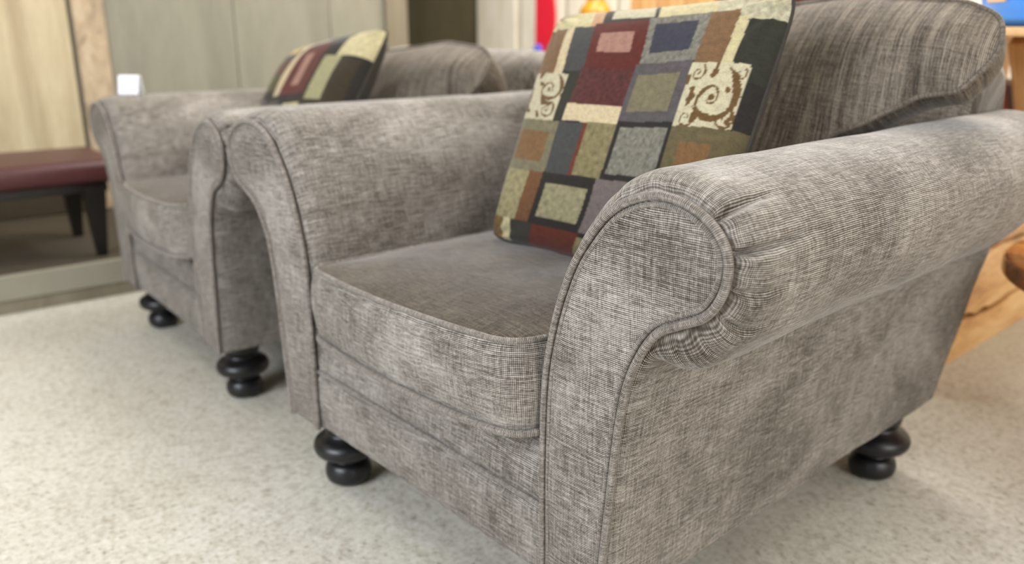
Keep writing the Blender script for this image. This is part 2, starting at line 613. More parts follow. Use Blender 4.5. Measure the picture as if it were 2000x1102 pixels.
def arm_mesh(side):
    """sweep from the front roll to the raked back; side = +1 near arm, -1 far arm"""
    ys = list(0.048 * (1 - np.cos(np.linspace(0, math.pi / 2, 14)))) + list(np.linspace(0.06, 0.985, 74))
    V, Fc, UV = [], [], []
    tang = np.gradient(Bp, axis=0)
    tang /= np.linalg.norm(tang, axis=1)[:, None]
    nor = np.stack([-tang[:, 1], tang[:, 0]], 1)     # points out of the arm (profile runs up inside, over, down outside)
    idx = np.arange(NP)
    cz = 0.555
    for r_, y in enumerate(ys):
        t = min(1.0, y / 0.048)
        k = math.sqrt(max(0.0, 1 - (1 - t) ** 2))
        P = Wp + (Bp - Wp) * k
        if t >= 1:
            P = Bp.copy()
        y = y + 0.0025 * max(0.0, 1 - y / 0.06)
        disp = np.zeros(NP)
        for (pi, dep, ln) in PLEATS:
            win = min(1, y / 0.010) * max(0.0, 1 - y / ln)
            if win > 0:
                drift = (y / ln) * 3.0 * (1 if pi % 2 else -1)
                g_ = np.exp(-((idx - pi - drift) / 2.3) ** 2)
                g2_ = np.exp(-((idx - pi - drift - 7.0) / 5.5) ** 2)
                disp += (-dep * g_ + 0.35 * dep * g2_) * win
        # gathered fullness round the roll and soft lumps further back
        w_roll = np.clip((P[:, 1] - 0.45) / 0.1, 0, 1)
        gath = np.sin(idx * 0.30 + 1.3 * np.sin(idx * 0.08)) * 0.0005 * max(0.0, 1 - y / 0.07) * min(1, y / 0.01)
        disp += gath * w_roll
        disp += np.array([nz(p[0], y, p[1], 9.0) * 0.0028 for p in P]) * min(1, y / 0.08)
        P = P - nor * disp[:, None] * -1
        # arm roll tapers and drops towards the rear
        tp = np.clip((y - 0.74) / 0.25, 0, 1)
        up = np.clip((P[:, 1] - 0.42) / 0.06, 0, 1)
        sh = 1 - 0.26 * tp * tp * up
        zt_ = 0.668
        P[:, 1] = np.where(P[:, 1] > 0.42, zt_ + (P[:, 1] - zt_) * sh, P[:, 1])
        P[:, 0] = np.where(up > 0, 0.39 + (P[:, 0] - 0.39) * (1 - 0.40 * tp * tp * up), P[:, 0])
        tq = np.clip((y - 0.88) / 0.11, 0, 1)
        P[:, 1] -= 0.035 * tq * tq * up
        yr = rear_y(P[:, 1]) / 0.985
        yy = np.where(y > 0.1, y * (1 + (yr - 1) * ((y - 0.1) / 0.885)), y)
        for i in range(NP):
            V.append((side * fx(P[i, 0], side), yy[i], P[i, 1] + FL))
            UV.append((yy[i], arcB[i]))
    nr = len(ys)
    for a in range(nr - 1):
        for i in range(NP - 1):
            q = (a * NP + i, a * NP + i + 1, (a + 1) * NP + i + 1, (a + 1) * NP + i)
            Fc.append(q if side > 0 else q[::-1])
        q = (a * NP + NP - 1, a * NP, (a + 1) * NP, (a + 1) * NP + NP - 1)
        Fc.append(q if side > 0 else q[::-1])
    # rounded rear cap
    base = (nr - 1) * NP
    prev = list(range(base, base + NP))
    ctr = np.array([0.42, 0.40])
    last = [np.array(V[i]) for i in prev]
    for sc, dy in ((0.93, 0.018), (0.75, 0.032), (0.4, 0.04)):
        cur = []
        for v in last:
            c = np.array([side * (0.35 if v[2] < 0.47 else 0.42), 0, v[2] if v[2] < 0.45 else min(v[2], 0.56)])
            kz = min(1.0, max(0.0, (v[2] - 0.40) / 0.10))
            s_ = 1 + (sc - 1) * kz
            nv = np.array([c[0] + (v[0] - c[0]) * s_, v[1] + dy * kz, c[2] + (v[2] - c[2]) * s_])
            cur.append(len(V))
            V.append(tuple(nv))
            UV.append((nv[0], nv[2]))
        for i in range(NP):
            j = (i + 1) % NP
            q = (prev[i], prev[j], cur[j], cur[i])
            Fc.append(q if side > 0 else q[::-1])
        prev = cur
    Fc.append(tuple(prev) if side > 0 else tuple(prev[::-1]))
    Fc.append(tuple(range(NP))[::-1] if side > 0 else tuple(range(NP)))
    return V, Fc, UV


def padded_panel(side):
    pts, _ = resample(Wp, 230)
    v, tris, D = fill(pts, 0.006)
    V, UV = [], []
    for (x, z), d in zip(v, D):
        h = 0.0065 * (1 - math.exp(-d / 0.014)) + 0.002
        # small drag creases above the throat of the scroll
        for (cx, cz, ln, an) in ((0.468, 0.535, 0.035, 1.25), (0.452, 0.520, 0.045, 1.42), (0.492, 0.546, 0.03, 1.1)):
            ax, az = math.cos(an), math.sin(an)
            u = (x - cx) * ax + (z - cz) * az
            w_ = -(x - cx) * az + (z - cz) * ax
            if -ln < u < ln:
                h -= 0.0016 * math.exp(-(w_ / 0.0032) ** 2) * (1 - (u / ln) ** 2)
        h += nz(x, z, 1.7, 14) * 0.0012
        V.append((side * fx(x, side), -h, z + FL))
        UV.append((x, z))
    Fc = [t if side > 0 else t[::-1] for t in tris]
    return V, Fc, UV


def cushion(outline, t, hf, hb, step=0.012, bulge=0.012, crown_r=0.07, wr=0.0, seed=0.0, taper=0.0, skewb=1.0):
    """stuffed cushion in its own frame: outline in XY, face +Z puffed by hf, -Z by hb, band of thickness t"""
    O = np.asarray(outline, float)
    n = len(O)
    v, tris, D = fill(O, step)
    Dm = D.max()
    V, UV, Fc = [], [], []

    def puff(d):
        return (1 - math.exp(-d / crown_r)) / (1 - math.exp(-Dm / crown_r))
    for (x, y), d in zip(v, D):
        V.append((x, y, t / 2 + hf * puff(d) + nz(x, y, seed, 7) * 0.006 * min(1, d / 0.03)))
        UV.append((x, y))
    Fc += [tuple(q) for q in tris]
    tg = np.roll(O, -1, 0) - np.roll(O, 1, 0)
    tg /= np.linalg.norm(tg, axis=1)[:, None]
    nr = np.stack([tg[:, 1], -tg[:, 0]], 1)
    k = len(V)
    O2 = O - nr * taper
    v2, tris2, D2 = fill(O2, step)
    for (x, y), d in zip(v2, D2):
        V.append((x, y, -t / 2 - hb * puff(d)))
        UV.append((x, y))
    Fc += [tuple(i + k for i in reversed(q)) for q in tris2]
    s = np.r_[0, np.cumsum(np.linalg.norm(np.diff(O, axis=0), axis=1))]
    base = len(V)
    R = 15
    for r_ in range(R):
        q = r_ / (R - 1)
        zz = t / 2 - q * t
        bl = bulge * math.sin(math.pi * q ** skewb) ** 0.7 if 0 < q < 1 else 0
        for i in range(n):
            e = bl - taper * q ** 1.4
            if 0 < q < 1:
                e += nz(s[i], zz, seed + 3, 12) * 0.004 * math.sin(math.pi * q)
                if wr:
                    e += wr * math.exp(-((q - 0.78) / 0.22) ** 2) * math.sin(s[i] * 260 + 5 * math.sin(s[i] * 23 + seed)) * max(0, nz(s[i], 0.3, seed, 6) + 0.25)
            V.append((O[i, 0] + nr[i, 0] * e, O[i, 1] + nr[i, 1] * e, zz))
            UV.append((s[i], zz))
    for r_ in range(R - 1):
        for i in range(n):
            j = (i + 1) % n
            a = base + r_ * n
            Fc.append((a + i, a + n + i, a + n + j, a + j))
    return V, Fc, UV


def rounded_poly(P, R, n=8):
    """closed polygon with rounded corners; R per corner"""
    out = []
    k = len(P)
    for i in range(k):
        p = np.array(P[i], float)
        a = np.array(P[i - 1], float) - p
        b_ = np.array(P[(i + 1) % k], float) - p
        la, lb = np.linalg.norm(a), np.linalg.norm(b_)
        a /= la
        b_ /= lb
        ang = math.acos(max(-1, min(1, float(a @ b_))))
        d = min(R[i] / math.tan(ang / 2), la * 0.48, lb * 0.48)
        p0, p1 = p + a * d, p + b_ * d
        for j in range(n + 1):
            t_ = j / n
            out.append((1 - t_) ** 2 * p0 + 2 * t_ * (1 - t_) * p + t_ ** 2 * p1)
    return np.array(out)


def foot_profile():
    return catmull([(0.030, 0.0), (0.042, 0.010), (0.0455, 0.026), (0.040, 0.042), (0.030, 0.049), (0.036, 0.056), (0.058, 0.066), (0.065, 0.080),
                    (0.060, 0.094), (0.044, 0.104), (0.038, 0.112), (0.044, 0.124), (0.048, 0.155)], 4)


def build_armchair():
    root = empty('armchair')
    arms = {}
    for side in (1, -1):
        V, Fc, UV = arm_mesh(side)
        arm = mesh('arm', V, Fc, M['fabric'], root, UV)
        V, Fc, UV = padded_panel(side)
        mesh('arm_front_panel', V, Fc, M['fabric'], arm, UV)
        pts, _ = resample(Wp, 260)
        wl_ = [(side * fx(x, side), -0.0050, z + FL) for x, z in pts]
        tube('piping', wl_, 0.0050, M['fabric_welt'], arm, seg=10)
        # second seam line just inside the piping
        tg = np.gradient(pts, axis=0)
        tg /= np.linalg.norm(tg, axis=1)[:, None]
        off = pts + np.stack([tg[:, 1], -tg[:, 0]], 1) * 0.0095
        tube('seam_roll', [(side * fx(x, side), -0.0040, z + FL) for x, z in off], 0.0036, M['fabric_welt'], arm, seg=8)
    # front rail, deck and the seam between them
    nx = 60
    prof = [(0.03, 0.098), (0.008, 0.098), (0.001, 0.104), (0.0, 0.13), (-0.001, 0.17), (0.0, 0.200), (0.006, 0.2095), (0.03, 0.212)]
    V, Fc, UV = [], [], []
    for i in range(nx + 1):
        x = -0.304 + 0.608 * i / nx
        s = 0
        for k, (y, z) in enumerate(prof):
            if k:
                s += math.hypot(y - prof[k - 1][0], z - prof[k - 1][1])
            V.append((x, y + nz(x, z, 0, 8) * 0.002, z + FL - (0.004 + 0.016 * x) * (z > 0.19)))
            UV.append((x, s))
    m_ = len(prof)
    for i in range(nx):
        for k in range(m_ - 1):
            Fc.append((i * m_ + k, (i + 1) * m_ + k, (i + 1) * m_ + k + 1, i * m_ + k + 1))
    n0 = len(V)
    for i in (0, nx):
        V += [(-0.304 + 0.608 * i / nx, 0.2, 0.098 + FL), (-0.304 + 0.608 * i / nx, 0.2, 0.212 + FL)]
        UV += [(0, 0), (0, 0)]
    Fc.append((0, n0, n0 + 2, nx * m_))
    Fc.append((m_ - 1, nx * m_ + m_ - 1, n0 + 3, n0 + 1))
    mesh('front_rail', V, Fc, M['fabric'], root, UV)
    tube('rail_piping', [(x, 0.0015, 0.2095 - 0.016 * x + FL) for x in np.linspace(-0.303, 0.303, 40)], 0.0042, M['fabric_welt'], root)
    prof = [(0.004, 0.214), (0.004, 0.235), (0.008, 0.262), (0.018, 0.285), (0.04, 0.296), (0.10, 0.298), (0.60, 0.290)]
    V, Fc, UV = [], [], []
    for i in range(nx + 1):
        x = -0.304 + 0.608 * i / nx
        s = 0
        for k, (y, z) in enumerate(prof):
            if k:
                s += math.hypot(y - prof[k - 1][0], z - prof[k - 1][1])
            V.append((x, y + nz(x, z, 5, 10) * 0.003, z + FL - (0.004 + 0.016 * x) * (z < 0.25)))
            UV.append((x, s))
    m_ = len(prof)
    for i in range(nx):
        for k in range(m_ - 1):
            Fc.append((i * m_ + k, (i + 1) * m_ + k, (i + 1) * m_ + k + 1, i * m_ + k + 1))
    mesh('seat_deck', V, Fc, M['fabric'], root, UV)

    # seat cushion
    th = 0.126
    out = rounded_poly([(-0.286, 0.0), (0.286, 0.0), (0.286, 0.56), (-0.286, 0.56)], [0.035, 0.055, 0.05, 0.05], 10)
    out, _ = resample(out, 260, True)
    # front edge bows forward
    out[:, 1] -= 0.020 * np.clip(1 - (out[:, 0] / 0.286) ** 2, 0, 1) * (out[:, 1] < 0.1)
    SEAT_TOP = [len(fill(out, 0.011)[1])]
    V, Fc, UV = cushion(out, th, 0.020, 0.004, 0.011, 0.012, 0.05, wr=0.0035, seed=2.0, skewb=0.75)
    seat = mesh('seat_cushion', V, Fc, M['fabric'], root, UV)
    seat.data.materials.append(M['fabric_seat_shaded'])
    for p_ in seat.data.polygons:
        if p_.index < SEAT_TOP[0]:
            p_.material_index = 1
    seat.location = (0, SEAT_Y, SEAT_Z + FL)
    seat.rotation_euler = SEAT_R
    tgo = np.roll(out, -1, 0) - np.roll(out, 1, 0)
    tgo /= np.linalg.norm(tgo, axis=1)[:, None]
    out_b = out + np.stack([tgo[:, 1], -tgo[:, 0]], 1) * 0.007
    tube('piping', [(x, y, th / 2) for x, y in out], 0.0045, M['fabric_welt'], seat, closed=True)
    tube('piping', [(x, y, -th / 2 + 0.002) for x, y in out_b], 0.0055, M['fabric_welt'], seat, closed=True)

    # back cushion with ears over the arms
    T = 0.112
    P = [(-0.285, 0.0), (0.285, 0.0), (0.288, 0.235), (0.345, 0.262), (0.43, 0.318), (0.492, 0.330), (0.532, 0.392), (0.520, 0.452), (0.450, 0.480), (0.25, 0.494),
         (-0.20, 0.440), (-0.455, 0.432), (-0.500, 0.415), (-0.512, 0.385), (-0.492, 0.330), (-0.43, 0.318), (-0.345, 0.262), (-0.288, 0.235)]
    out = rounded_poly(P, [0.04, 0.04, 0.06, 0.06, 0.05, 0.03, 0.07, 0.09, 0.12, 0.3, 0.3, 0.05, 0.05, 0.05, 0.02, 0.05, 0.06, 0.06], 6)
    out, _ = resample(out, 300, True)
    out[:, 0] = out[:, 0] * 0.905 + 0.047
    V, Fc, UV = cushion(out, T, 0.060, 0.05, 0.013, 0.006, 0.075, seed=5.0, taper=0.042)
    UV = [(v_, u_) for u_, v_ in UV]
    bc = mesh('back_cushion', V, Fc, M['fabric_back_shaded'], root, UV)
    a = math.radians(30)
    # frame: local x -> x, local y -> up the rake, local z -> out of the face (towards the sitter)
    X, Y, Z = Vector((1, 0, 0)), Vector((0, math.sin(a), math.cos(a))), Vector((0, -math.cos(a), math.sin(a)))
    R = Matrix((X, Y, Z)).transposed().to_4x4()
    org = Vector((0, 0.50, 0.44 + FL)) - Z * (T / 2)
    bc.matrix_local = Matrix.Translation(org) @ R
    tube('piping', [(x, y, T / 2) for x, y in out], 0.0042, M['welt_back'], bc, closed=True)

    # back frame: upholstered slab with rounded head
    prof = catmull([(0.80, 0.12), (0.80, 0.40), (0.86, 0.62), (0.895, 0.715), (0.94, 0.765), (0.99, 0.779), (1.04, 0.774), (1.085, 0.742), (1.103, 0.67),
                    (1.098, 0.52), (1.077, 0.37), (1.032, 0.23), (0.994, 0.099), (0.90, 0.099)], 6, True)
    xs = [-0.420, -0.416, -0.405, -0.385] + list(np.linspace(-0.36, 0.36, 24)) + [0.385, 0.405, 0.416, 0.420]
    insets = [0.036, 0.022, 0.009, 0.002] + [0] * 24 + [0.002, 0.009, 0.022, 0.036]
    cy_, cz_ = prof.mean(0)
    V, Fc, UV = [], [], []
    m_ = len(prof)
    tg = np.roll(prof, -1, 0) - np.roll(prof, 1, 0)
    tg /= np.linalg.norm(tg, axis=1)[:, None]
    nr = np.stack([-tg[:, 1], tg[:, 0]], 1)
    s = np.r_[0, np.cumsum(np.linalg.norm(np.diff(prof, axis=0), axis=1))]
    for x, ins in zip(xs, insets):
        for i in range(m_):
            q = prof[i] - nr[i] * ins * (1 if prof[i, 1] > 0.45 else 0.2)
            V.append((x * (0.945 + 0.055 * min(1.0, max(0.0, (q[1] - 0.45) / 0.15))), q[0], q[1] + FL))
            UV.append((x, s[i]))
    for a_ in range(len(xs) - 1):
        for i in range(m_):
            j = (i + 1) % m_
            Fc.append((a_ * m_ + i, (a_ + 1) * m_ + i, (a_ + 1) * m_ + j, a_ * m_ + j))
    Fc.append(tuple(range(m_)))
    Fc.append(tuple((len(xs) - 1) * m_ + i for i in range(m_))[::-1])
    mesh('back_frame', V, Fc, M['fabric'], root, UV)

    fp = foot_profile()
    f0 = None
    for (x, y) in ((0.335, 0.072), (-0.335, 0.072), (0.352, 0.872), (-0.352, 0.872)):
        if f0 is None:
            f0 = lathe('foot', fp, M['foot'], root, 32, (x, y, 0))
            f0['label'] = 'glossy black turned bun foot'
        else:
            c = f0.copy()
            COL.objects.link(c)
            c.location = (x, y, 0)
    return root


SEAT_Y, SEAT_Z = -0.018, 0.364
SEAT_R = (math.radians(0.5), math.radians(-2.6), math.radians(-3.0))


def copy_tree(o, parent=None):
    c = o.copy()
    COL.objects.link(c)
    if parent is not None:
        c.parent = parent
    for ch in list(o.children):
        copy_tree(ch, c)
    return c


chair = build_armchair()
tag(chair, 'near taupe grey chenille armchair with piped rolled arms, filling the right foreground', 'armchair', 'matching taupe armchairs')
chair2 = copy_tree(chair)
tag(chair2, 'far taupe grey chenille armchair with a white card on its arm, nearer the maroon bench', 'armchair', 'matching taupe armchairs')
C2S, C2R = 0.968, math.radians(-3.45)
chair2.location = (-1.184, 0.0489, 0)
chair2.rotation_euler = (0, 0, C2R)
chair2.scale = (C2S * 0.985, C2S, C2S)
for ch in chair2.children:
    if ch.name.startswith('arm') and min(v_.co.x for v_ in ch.data.vertices) < -0.1:
        ch.scale = (0.985, 1.0, 0.965)
for ch in chair2.children:
    if ch.name.startswith('back_cushion'):
        ch.location.z -= 0.052
        ch.location.x -= 0.022
        ch.rotation_euler.x -= math.radians(3)


# ------------------------------------------------------------------ throw pillows
def S(*c):
    return srgb(*c)


CREAM, LEAFC, SLATE, RED, PINK, NAVY = S(205, 194, 150), S(196, 190, 160), S(74, 74, 72), S(96, 42, 34), S(170, 128, 112), S(62, 62, 74)
GREY, BROWN, GREEN, FLC, FLB, MAROON = S(128, 124, 112), S(126, 96, 66), S(52, 52, 42), S(205, 196, 164), S(88, 66, 38), S(88, 48, 44)
OLIVE, DARK, PURPLE, ORG, OLV = S(126, 118, 92), S(46, 42, 38), S(92, 86, 86), S(128, 96, 62), S(138, 128, 92)
BEIGE = S(214, 196, 158)

# (u0, u1, v0, v1, colour, kind) in metres over the pillow face, u from -0.15 to 0.32, v from 0 to 0.43
P1 = [(-.30, .50, -.1, .6, DARK, 0),
      (-.20, -.05, .402, .60, CREAM, 1), (-.05, -.026, .402, .60, S(196, 158, 120), 0), (-.026, .088, .402, .60, DARK, 0), (-.008, .080, .4165, .60, LEAFC, 0),
      (.088, .200, .4145, .60, CREAM, 1), (.200, .50, .396, .60, LEAFC, 4),
      (-.20, -.100, .312, .400, BROWN, 1), (-.100, -.083, .312, .404, BEIGE, 0), (-.083, -.040, .320, .404, SLATE, 0),
      (-.040, .072, .325, .410, RED, 1), (-.023, .046, .354, .390, PINK, 1),
      (.072, .192, .333, .4145, GREY, 2), (.085, .172, .351, .402, NAVY, 1),
      (.192, .246, .325, .4145, BROWN, 1), (.246, .266, .320, .404, CREAM, 0), (.266, .50, .300, .398, GREEN, 1),
      (-.20, -.069, .226, .314, FLC, 3), (-.069, -.045, .228, .320, GREEN, 0), (-.045, .066, .260, .325, MAROON, 2), (-.050, .066, .229, .260, BEIGE, 0),
      (.066, .190, .235, .333, PURPLE, 1), (.077, .170, .252, .314, OLIVE, 1),
      (.190, .298, .229, .328, FLC, 3), (.298, .50, .20, .30, DARK, 1),
      (-.20, -.054, .130, .226, OLIVE, 1), (-.138, -.070, .150, .205, ORG, 1), (-.054, -.003, .132, .226, SLATE, 0), (-.003, .005, .132, .229, S(110, 56, 42), 0),
      (.005, .065, .137, .231, OLV, 4), (.065, .190, .137, .235, DARK, 0), (.074, .182, .147, .226, GREY, 2),
      (.190, .50, .140, .229, S(104, 94, 66), 1), (.215, .275, .170, .205, ORG, 1),
      (-.20, -.086, .036, .130, S(160, 150, 110), 4), (-.086, -.056, .036, .132, S(116, 80, 50), 1), (-.056, .058, .036, .134, DARK, 0), (-.043, .047, .052, .116, S(158, 150, 116), 4),
      (.058, .150, .040, .137, S(120, 108, 104), 1), (.150, .50, .03, .137, BROWN, 1),
      (-.20, -.118, -.1, .036, S(128, 102, 60), 1), (-.118, -.095, -.1, .036, CREAM, 0), (-.095, -.045, -.1, .036, S(60, 58, 48), 0),
      (-.045, .060, -.1, .036, S(100, 48, 34), 1), (.060, .50, -.1, .030, OLV, 1)]


def swirl(u, v, cu, cv, sz):
    x, y = (u - cu) / sz, (v - cv) / sz
    r = math.hypot(x, y)
    a = math.atan2(y, x)
    if 0.14 < r < 1.0:
        k = (a - 5.2 * math.log(r + 0.02)) % (2 * math.pi)
        if k < 1.5 + 0.5 * math.sin(3 * a):
            return True
    return r < 0.10


def paint(u, v, table, sw):
    col = (0.5, 0.5, 0.5)
    kind = 0
    for (u0, u1, v0, v1, c, k) in table:
        if u0 <= u < u1 and v0 <= v < v1:
            col, kind = c, k
    if kind == 1:
        f = 1 + 0.16 * nz(u, v, 2, 90)
    elif kind == 2:
        f = 1 + 0.5 * max(-.5, nz(u, v, 7, 150) + 0.35 * nz(u, v, 1, 60))
    elif kind == 4:
        f = 0.95 + 0.35 * nz(u, v, 4, 120)
    else:
        f = 1 + 0.05 * nz(u, v, 2, 200)
    if kind == 3:
        for (cu, cv, sz) in sw:
            if swirl(u, v, cu, cv, sz):
                return FLB
        if nz(u, v, 9, 60) > 0.34:
            return FLB
        f = 1
    return tuple(max(0, c * f * 0.64) for c in col)


def pxy(a, b_, w, h, skew):
    # edges bow inward a little, corners are rounded off, the top edge may sag on one side
    c = 1 - 0.045 * (abs(a) * abs(b_)) ** 8
    x = a * w / 2 * (1 - 0.03 * (1 - b_ * b_)) * c
    y = b_ * h / 2 * (1 - 0.03 * (1 - a * a)) * c
    y += skew * (1 + b_) / 2 * (a - 0.3)
    return x, y


def pillow(name, w, h, th, table, swirls, uoff, voff, seed, skew=0.0, drape=0.0):
    """stuffed square pillow, local x across, y up, face towards +z"""
    n = 230
    root = empty(name)
    G = np.linspace(-1, 1, n)
    for face, nm in ((1, 'pillow_front'), (-1, 'pillow_reverse')):
        nn = n if face > 0 else 60
        G = np.linspace(-1, 1, nn)
        V, Fc, C_, UV = [], [], [], []
        for j in range(nn):
            for i in range(nn):
                a, b_ = G[i], G[j]
                # edges bow inward, corners stay out
                x, y = pxy(a, b_, w, h, skew)
                e = max(0.0, (1 - abs(a) ** 3.2) * (1 - abs(b_) ** 3.2))
                z = th / 2 * e ** 0.55
                edge = max(abs(a), abs(b_))
                # gathers fanning out of the corners
                cr = min(1 - abs(a), 1 - abs(b_))
                dd = (1 - abs(a)) + (1 - abs(b_))
                if dd < 0.7:
                    ang = math.atan2(1 - abs(b_) + 1e-6, 1 - abs(a) + 1e-6)
                    z += 0.004 * math.sin(ang * 17) * (1 - dd / 0.7) * min(1, dd / 0.12)
                z += nz(x, y, seed, 9) * 0.006 * (1 - edge ** 4)
                V.append((x, y, face * z))
                UV.append((x, y))
                if face > 0:
                    # the cloth drapes over the stuffing, so the print shifts a little with the bulge
                    hs = th / 2 * (1 - a * a) * (1 - b_ ** 4) * drape
                    cc = paint(a * w / 2 + uoff - 0.885 * hs, b_ * h / 2 + voff + 0.26 * hs, table, swirls)
                    C_.append((*cc, 1.0))
        for j in range(nn - 1):
            for i in range(nn - 1):
                q = (j * nn + i, j * nn + i + 1, (j + 1) * nn + i + 1, (j + 1) * nn + i)
                Fc.append(q if face > 0 else q[::-1])
        o = mesh(nm, V, Fc, M['tapestry'] if face > 0 else M['pillow_back'], root, UV)
        if face > 0:
            ca_ = o.data.color_attributes.new('print', 'FLOAT_COLOR', 'POINT')
            ca_.data.foreach_set('color', np.array(C_, dtype=np.float32).ravel())
    ring = []
    for t in np.linspace(0, 8, 240, endpoint=False):
        sd, f_ = int(t // 2), (t % 2) - 1
        a, b_ = ((f_, -1), (1, f_), (-f_, 1), (-1, -f_))[sd]
        ring.append((*pxy(a, b_, w, h, skew), 0))
    tube('edge_cord', ring, 0.0035, M['pillow_back'], root, closed=True)
    return root


def orient(o, org, xdir, ydir):
    x = Vector(xdir).normalized()
    y = Vector(ydir)
    y = (y - x * y.dot(x)).normalized()
    z = x.cross(y)
    o.matrix_world = Matrix.Translation(org) @ Matrix((x, y, z)).transposed().to_4x4()


PW, PH = 0.482, 0.452
p1 = pillow('throw_pillow', PW, PH, 0.14, P1, [(0.248, 0.274, 0.050), (0.212, 0.242, 0.020), (0.280, 0.243, 0.020), (0.208, 0.312, 0.016), (0.285, 0.312, 0.012), (-0.10, 0.285, 0.03), (-0.092, 0.245, 0.018)], 0.084, 0.218, 1.0, skew=0.016, drape=0.9)
pb, pt = Vector((0, 0.30, 0.45)), Vector((0, 0.47, 0.84))
pd = (pt - pb).normalized()
org = pb + pd * 0.218 + Vector((0.084, 0, 0))
orient(p1, org + Vector((0, 0, FL)), (1, 0, 0), pd)
tag(p1, 'patchwork tapestry pillow with floral and red blocks leaning on the near armchair back', 'pillow', 'patchwork throw pillows')

P2 = [(-.5, .6, -.1, .7, DARK, 0),
      (-.30, -.19, .30, .7, OLIVE, 1), (-.19, -.12, .385, .7, S(210, 180, 110), 1), (-.12, .06, .40, .7, S(168, 156, 140), 1), (.06, .15, .385, .7, SLATE, 0), (.15, .30, .34, .7, CREAM, 1),
      (-.19, -.10, .355, .385, NAVY, 0), (-.20, -.09, .24, .355, S(96, 60, 40), 1), (-.20, -.09, .24, .30, S(92, 84, 48), 1), (-.09, -.055, .22, .42, BEIGE, 0),
      (-.055, .09, .22, .39, RED, 1), (-.01, .035, .25, .36, PINK, 1), (.09, .24, .18, .33, S(60, 52, 36), 1), (.105, .175, .20, .34, S(168, 164, 124), 1),
      (-.30, -.21, .0, .23, DARK, 0), (-.23, -.195, .0, .215, CREAM, 1), (-.195, -.13, .02, .215, S(110, 102, 100), 1), (-.13, -.03, .04, .20, S(96, 94, 82), 1),
      (-.06, -.01, .10, .19, NAVY, 0), (.0, .09, .04, .19, CREAM, 1), (.10, .24, .03, .17, OLIVE, 2), (-.2, .0, .0, .05, S(120, 50, 30), 1)]
p2 = pillow('throw_pillow', 0.53, 0.44, 0.15, P2, [], -0.01, 0.225, 3.0)


def c2w(x, y, z):
    c, s = math.cos(C2R), math.sin(C2R)
    return Vector((chair2.location.x + C2S * (c * x - s * y), chair2.location.y + C2S * (s * x + c * y), C2S * (z + FL)))


PIL2 = dict(b=(-0.075, 0.34, 0.45), t=(0.045, 0.57, 0.785), xd=(1.0, 0.06, 0.13))
b2, t2 = c2w(*PIL2['b']), c2w(*PIL2['t'])
xd = c2w(*PIL2['xd']) - c2w(0, 0, 0)
orient(p2, b2 + (t2 - b2).normalized() * 0.21, xd, t2 - b2)
tag(p2, 'patchwork tapestry pillow with one slanting beige strip, slouched in the far armchair', 'pillow', 'patchwork throw pillows')

# white price card on the far arm of the far chair
card = empty('price_card', c2w(-0.445, 0.085, 0.651))
card.rotation_euler = (0, 0, math.radians(40))
bm = bmesh.new()
box_bm(bm, 0, 0, 0.027, 0.062, 0.0012, 0.054, Matrix.Rotation(math.radians(-12), 4, 'X'))
me = bpy.data.meshes.new('card_front')
bm.to_mesh(me)
bm.free()
link('card_front', me, M['white'], card)
bm = bmesh.new()
box_bm(bm, 0, 0.023, 0.027, 0.062, 0.0012, 0.054, Matrix.Rotation(math.radians(12), 4, 'X'))
me = bpy.data.meshes.new('card_back')
bm.to_mesh(me)
bm.free()
link('card_back', me, M['white'], card)
tag(card, 'small blank white folded card standing on the far arm of the far armchair', 'card')

# ------------------------------------------------------------------ maroon bench on the plinth
bench = empty('upholstered_bench', W(-0.44, 0.63, 0.118), WA)
tag(bench, 'long bench with a maroon leather seat and tapered black legs on the low plinth', 'bench')
bm = bmesh.new()
bmesh.ops.create_cube(bm, size=1.0, matrix=Matrix.Translation((0.02, 0, 0.288)) @ Matrix.Diagonal((0.42, 1.44, 0.078, 1)))
bmesh.ops.bevel(bm, geom=bm.edges[:], offset=0.028, segments=5, affect='EDGES', profile=0.5)
me = bpy.data.meshes.new('seat')
bm.to_mesh(me)
bm.free()
me.polygons.foreach_set('use_smooth', [True] * len(me.polygons))
link('seat', me, M['maroon'], bench)
box('seat_rail', (0.02, 0, 0.236), (0.38, 1.34, 0.03), M['dark_wood'], bench, 0.004)
leg0 = None
for lx in (0.195, -0.155):
    for ly in (0.625, -0.625):
        V = []
        for z, r in ((0.0, 0.015), (0.24, 0.034)):
            for sx, sy in ((-1, -1), (1, -1), (1, 1), (-1, 1)):
                kx = 0.0
                V.append((sx * r, sy * r, z))
        Fc = [(3, 2, 1, 0), (4, 5, 6, 7)] + [(k, (k + 1) % 4, 4 + (k + 1) % 4, 4 + k) for k in range(4)]
        if leg0 is None:
            leg0 = mesh('leg', V, Fc, M['dark_wood'], bench, smooth=False)
            leg0.location = (lx, ly, 0)
        else:
            c = leg0.copy()
            COL.objects.link(c)
            c.location = (lx, ly, 0)

# ------------------------------------------------------------------ red curved sign on the pale planks
sign = empty('wall_sign', (-2.884, 2.996, 0.66 + FL))
tag(sign, 'red half oval sign with a violet blue button on the whitewashed planks', 'sign')
H = 0.62
pts = [(0.0, 0.0), (0.06, -0.035)] + [(0.165 * math.sin(math.pi * (0.20 + 0.8 * t)) ** 0.8 + 0.0, -0.03 + H * t) for t in np.linspace(0.06, 0.98, 24)] + [(0.0, H)]
V = [(x, -0.012, z) for x, z in pts] + [(x, 0.0, z) for x, z in pts]
n = len(pts)
Fc = [tuple(range(n)), tuple(range(n, 2 * n))[::-1]] + [(i, i + n, (i + 1) % n + n, (i + 1) % n) for i in range(n)]
mesh('board', V, Fc, M['red'], sign, smooth=False)
bt = lathe('button', [(0.0, 0.0), (0.034, 0.0), (0.032, 0.012), (0.018, 0.02), (0.002, 0.022)], M['blue2'], sign, 24, (0.03, -0.012, 0.02))
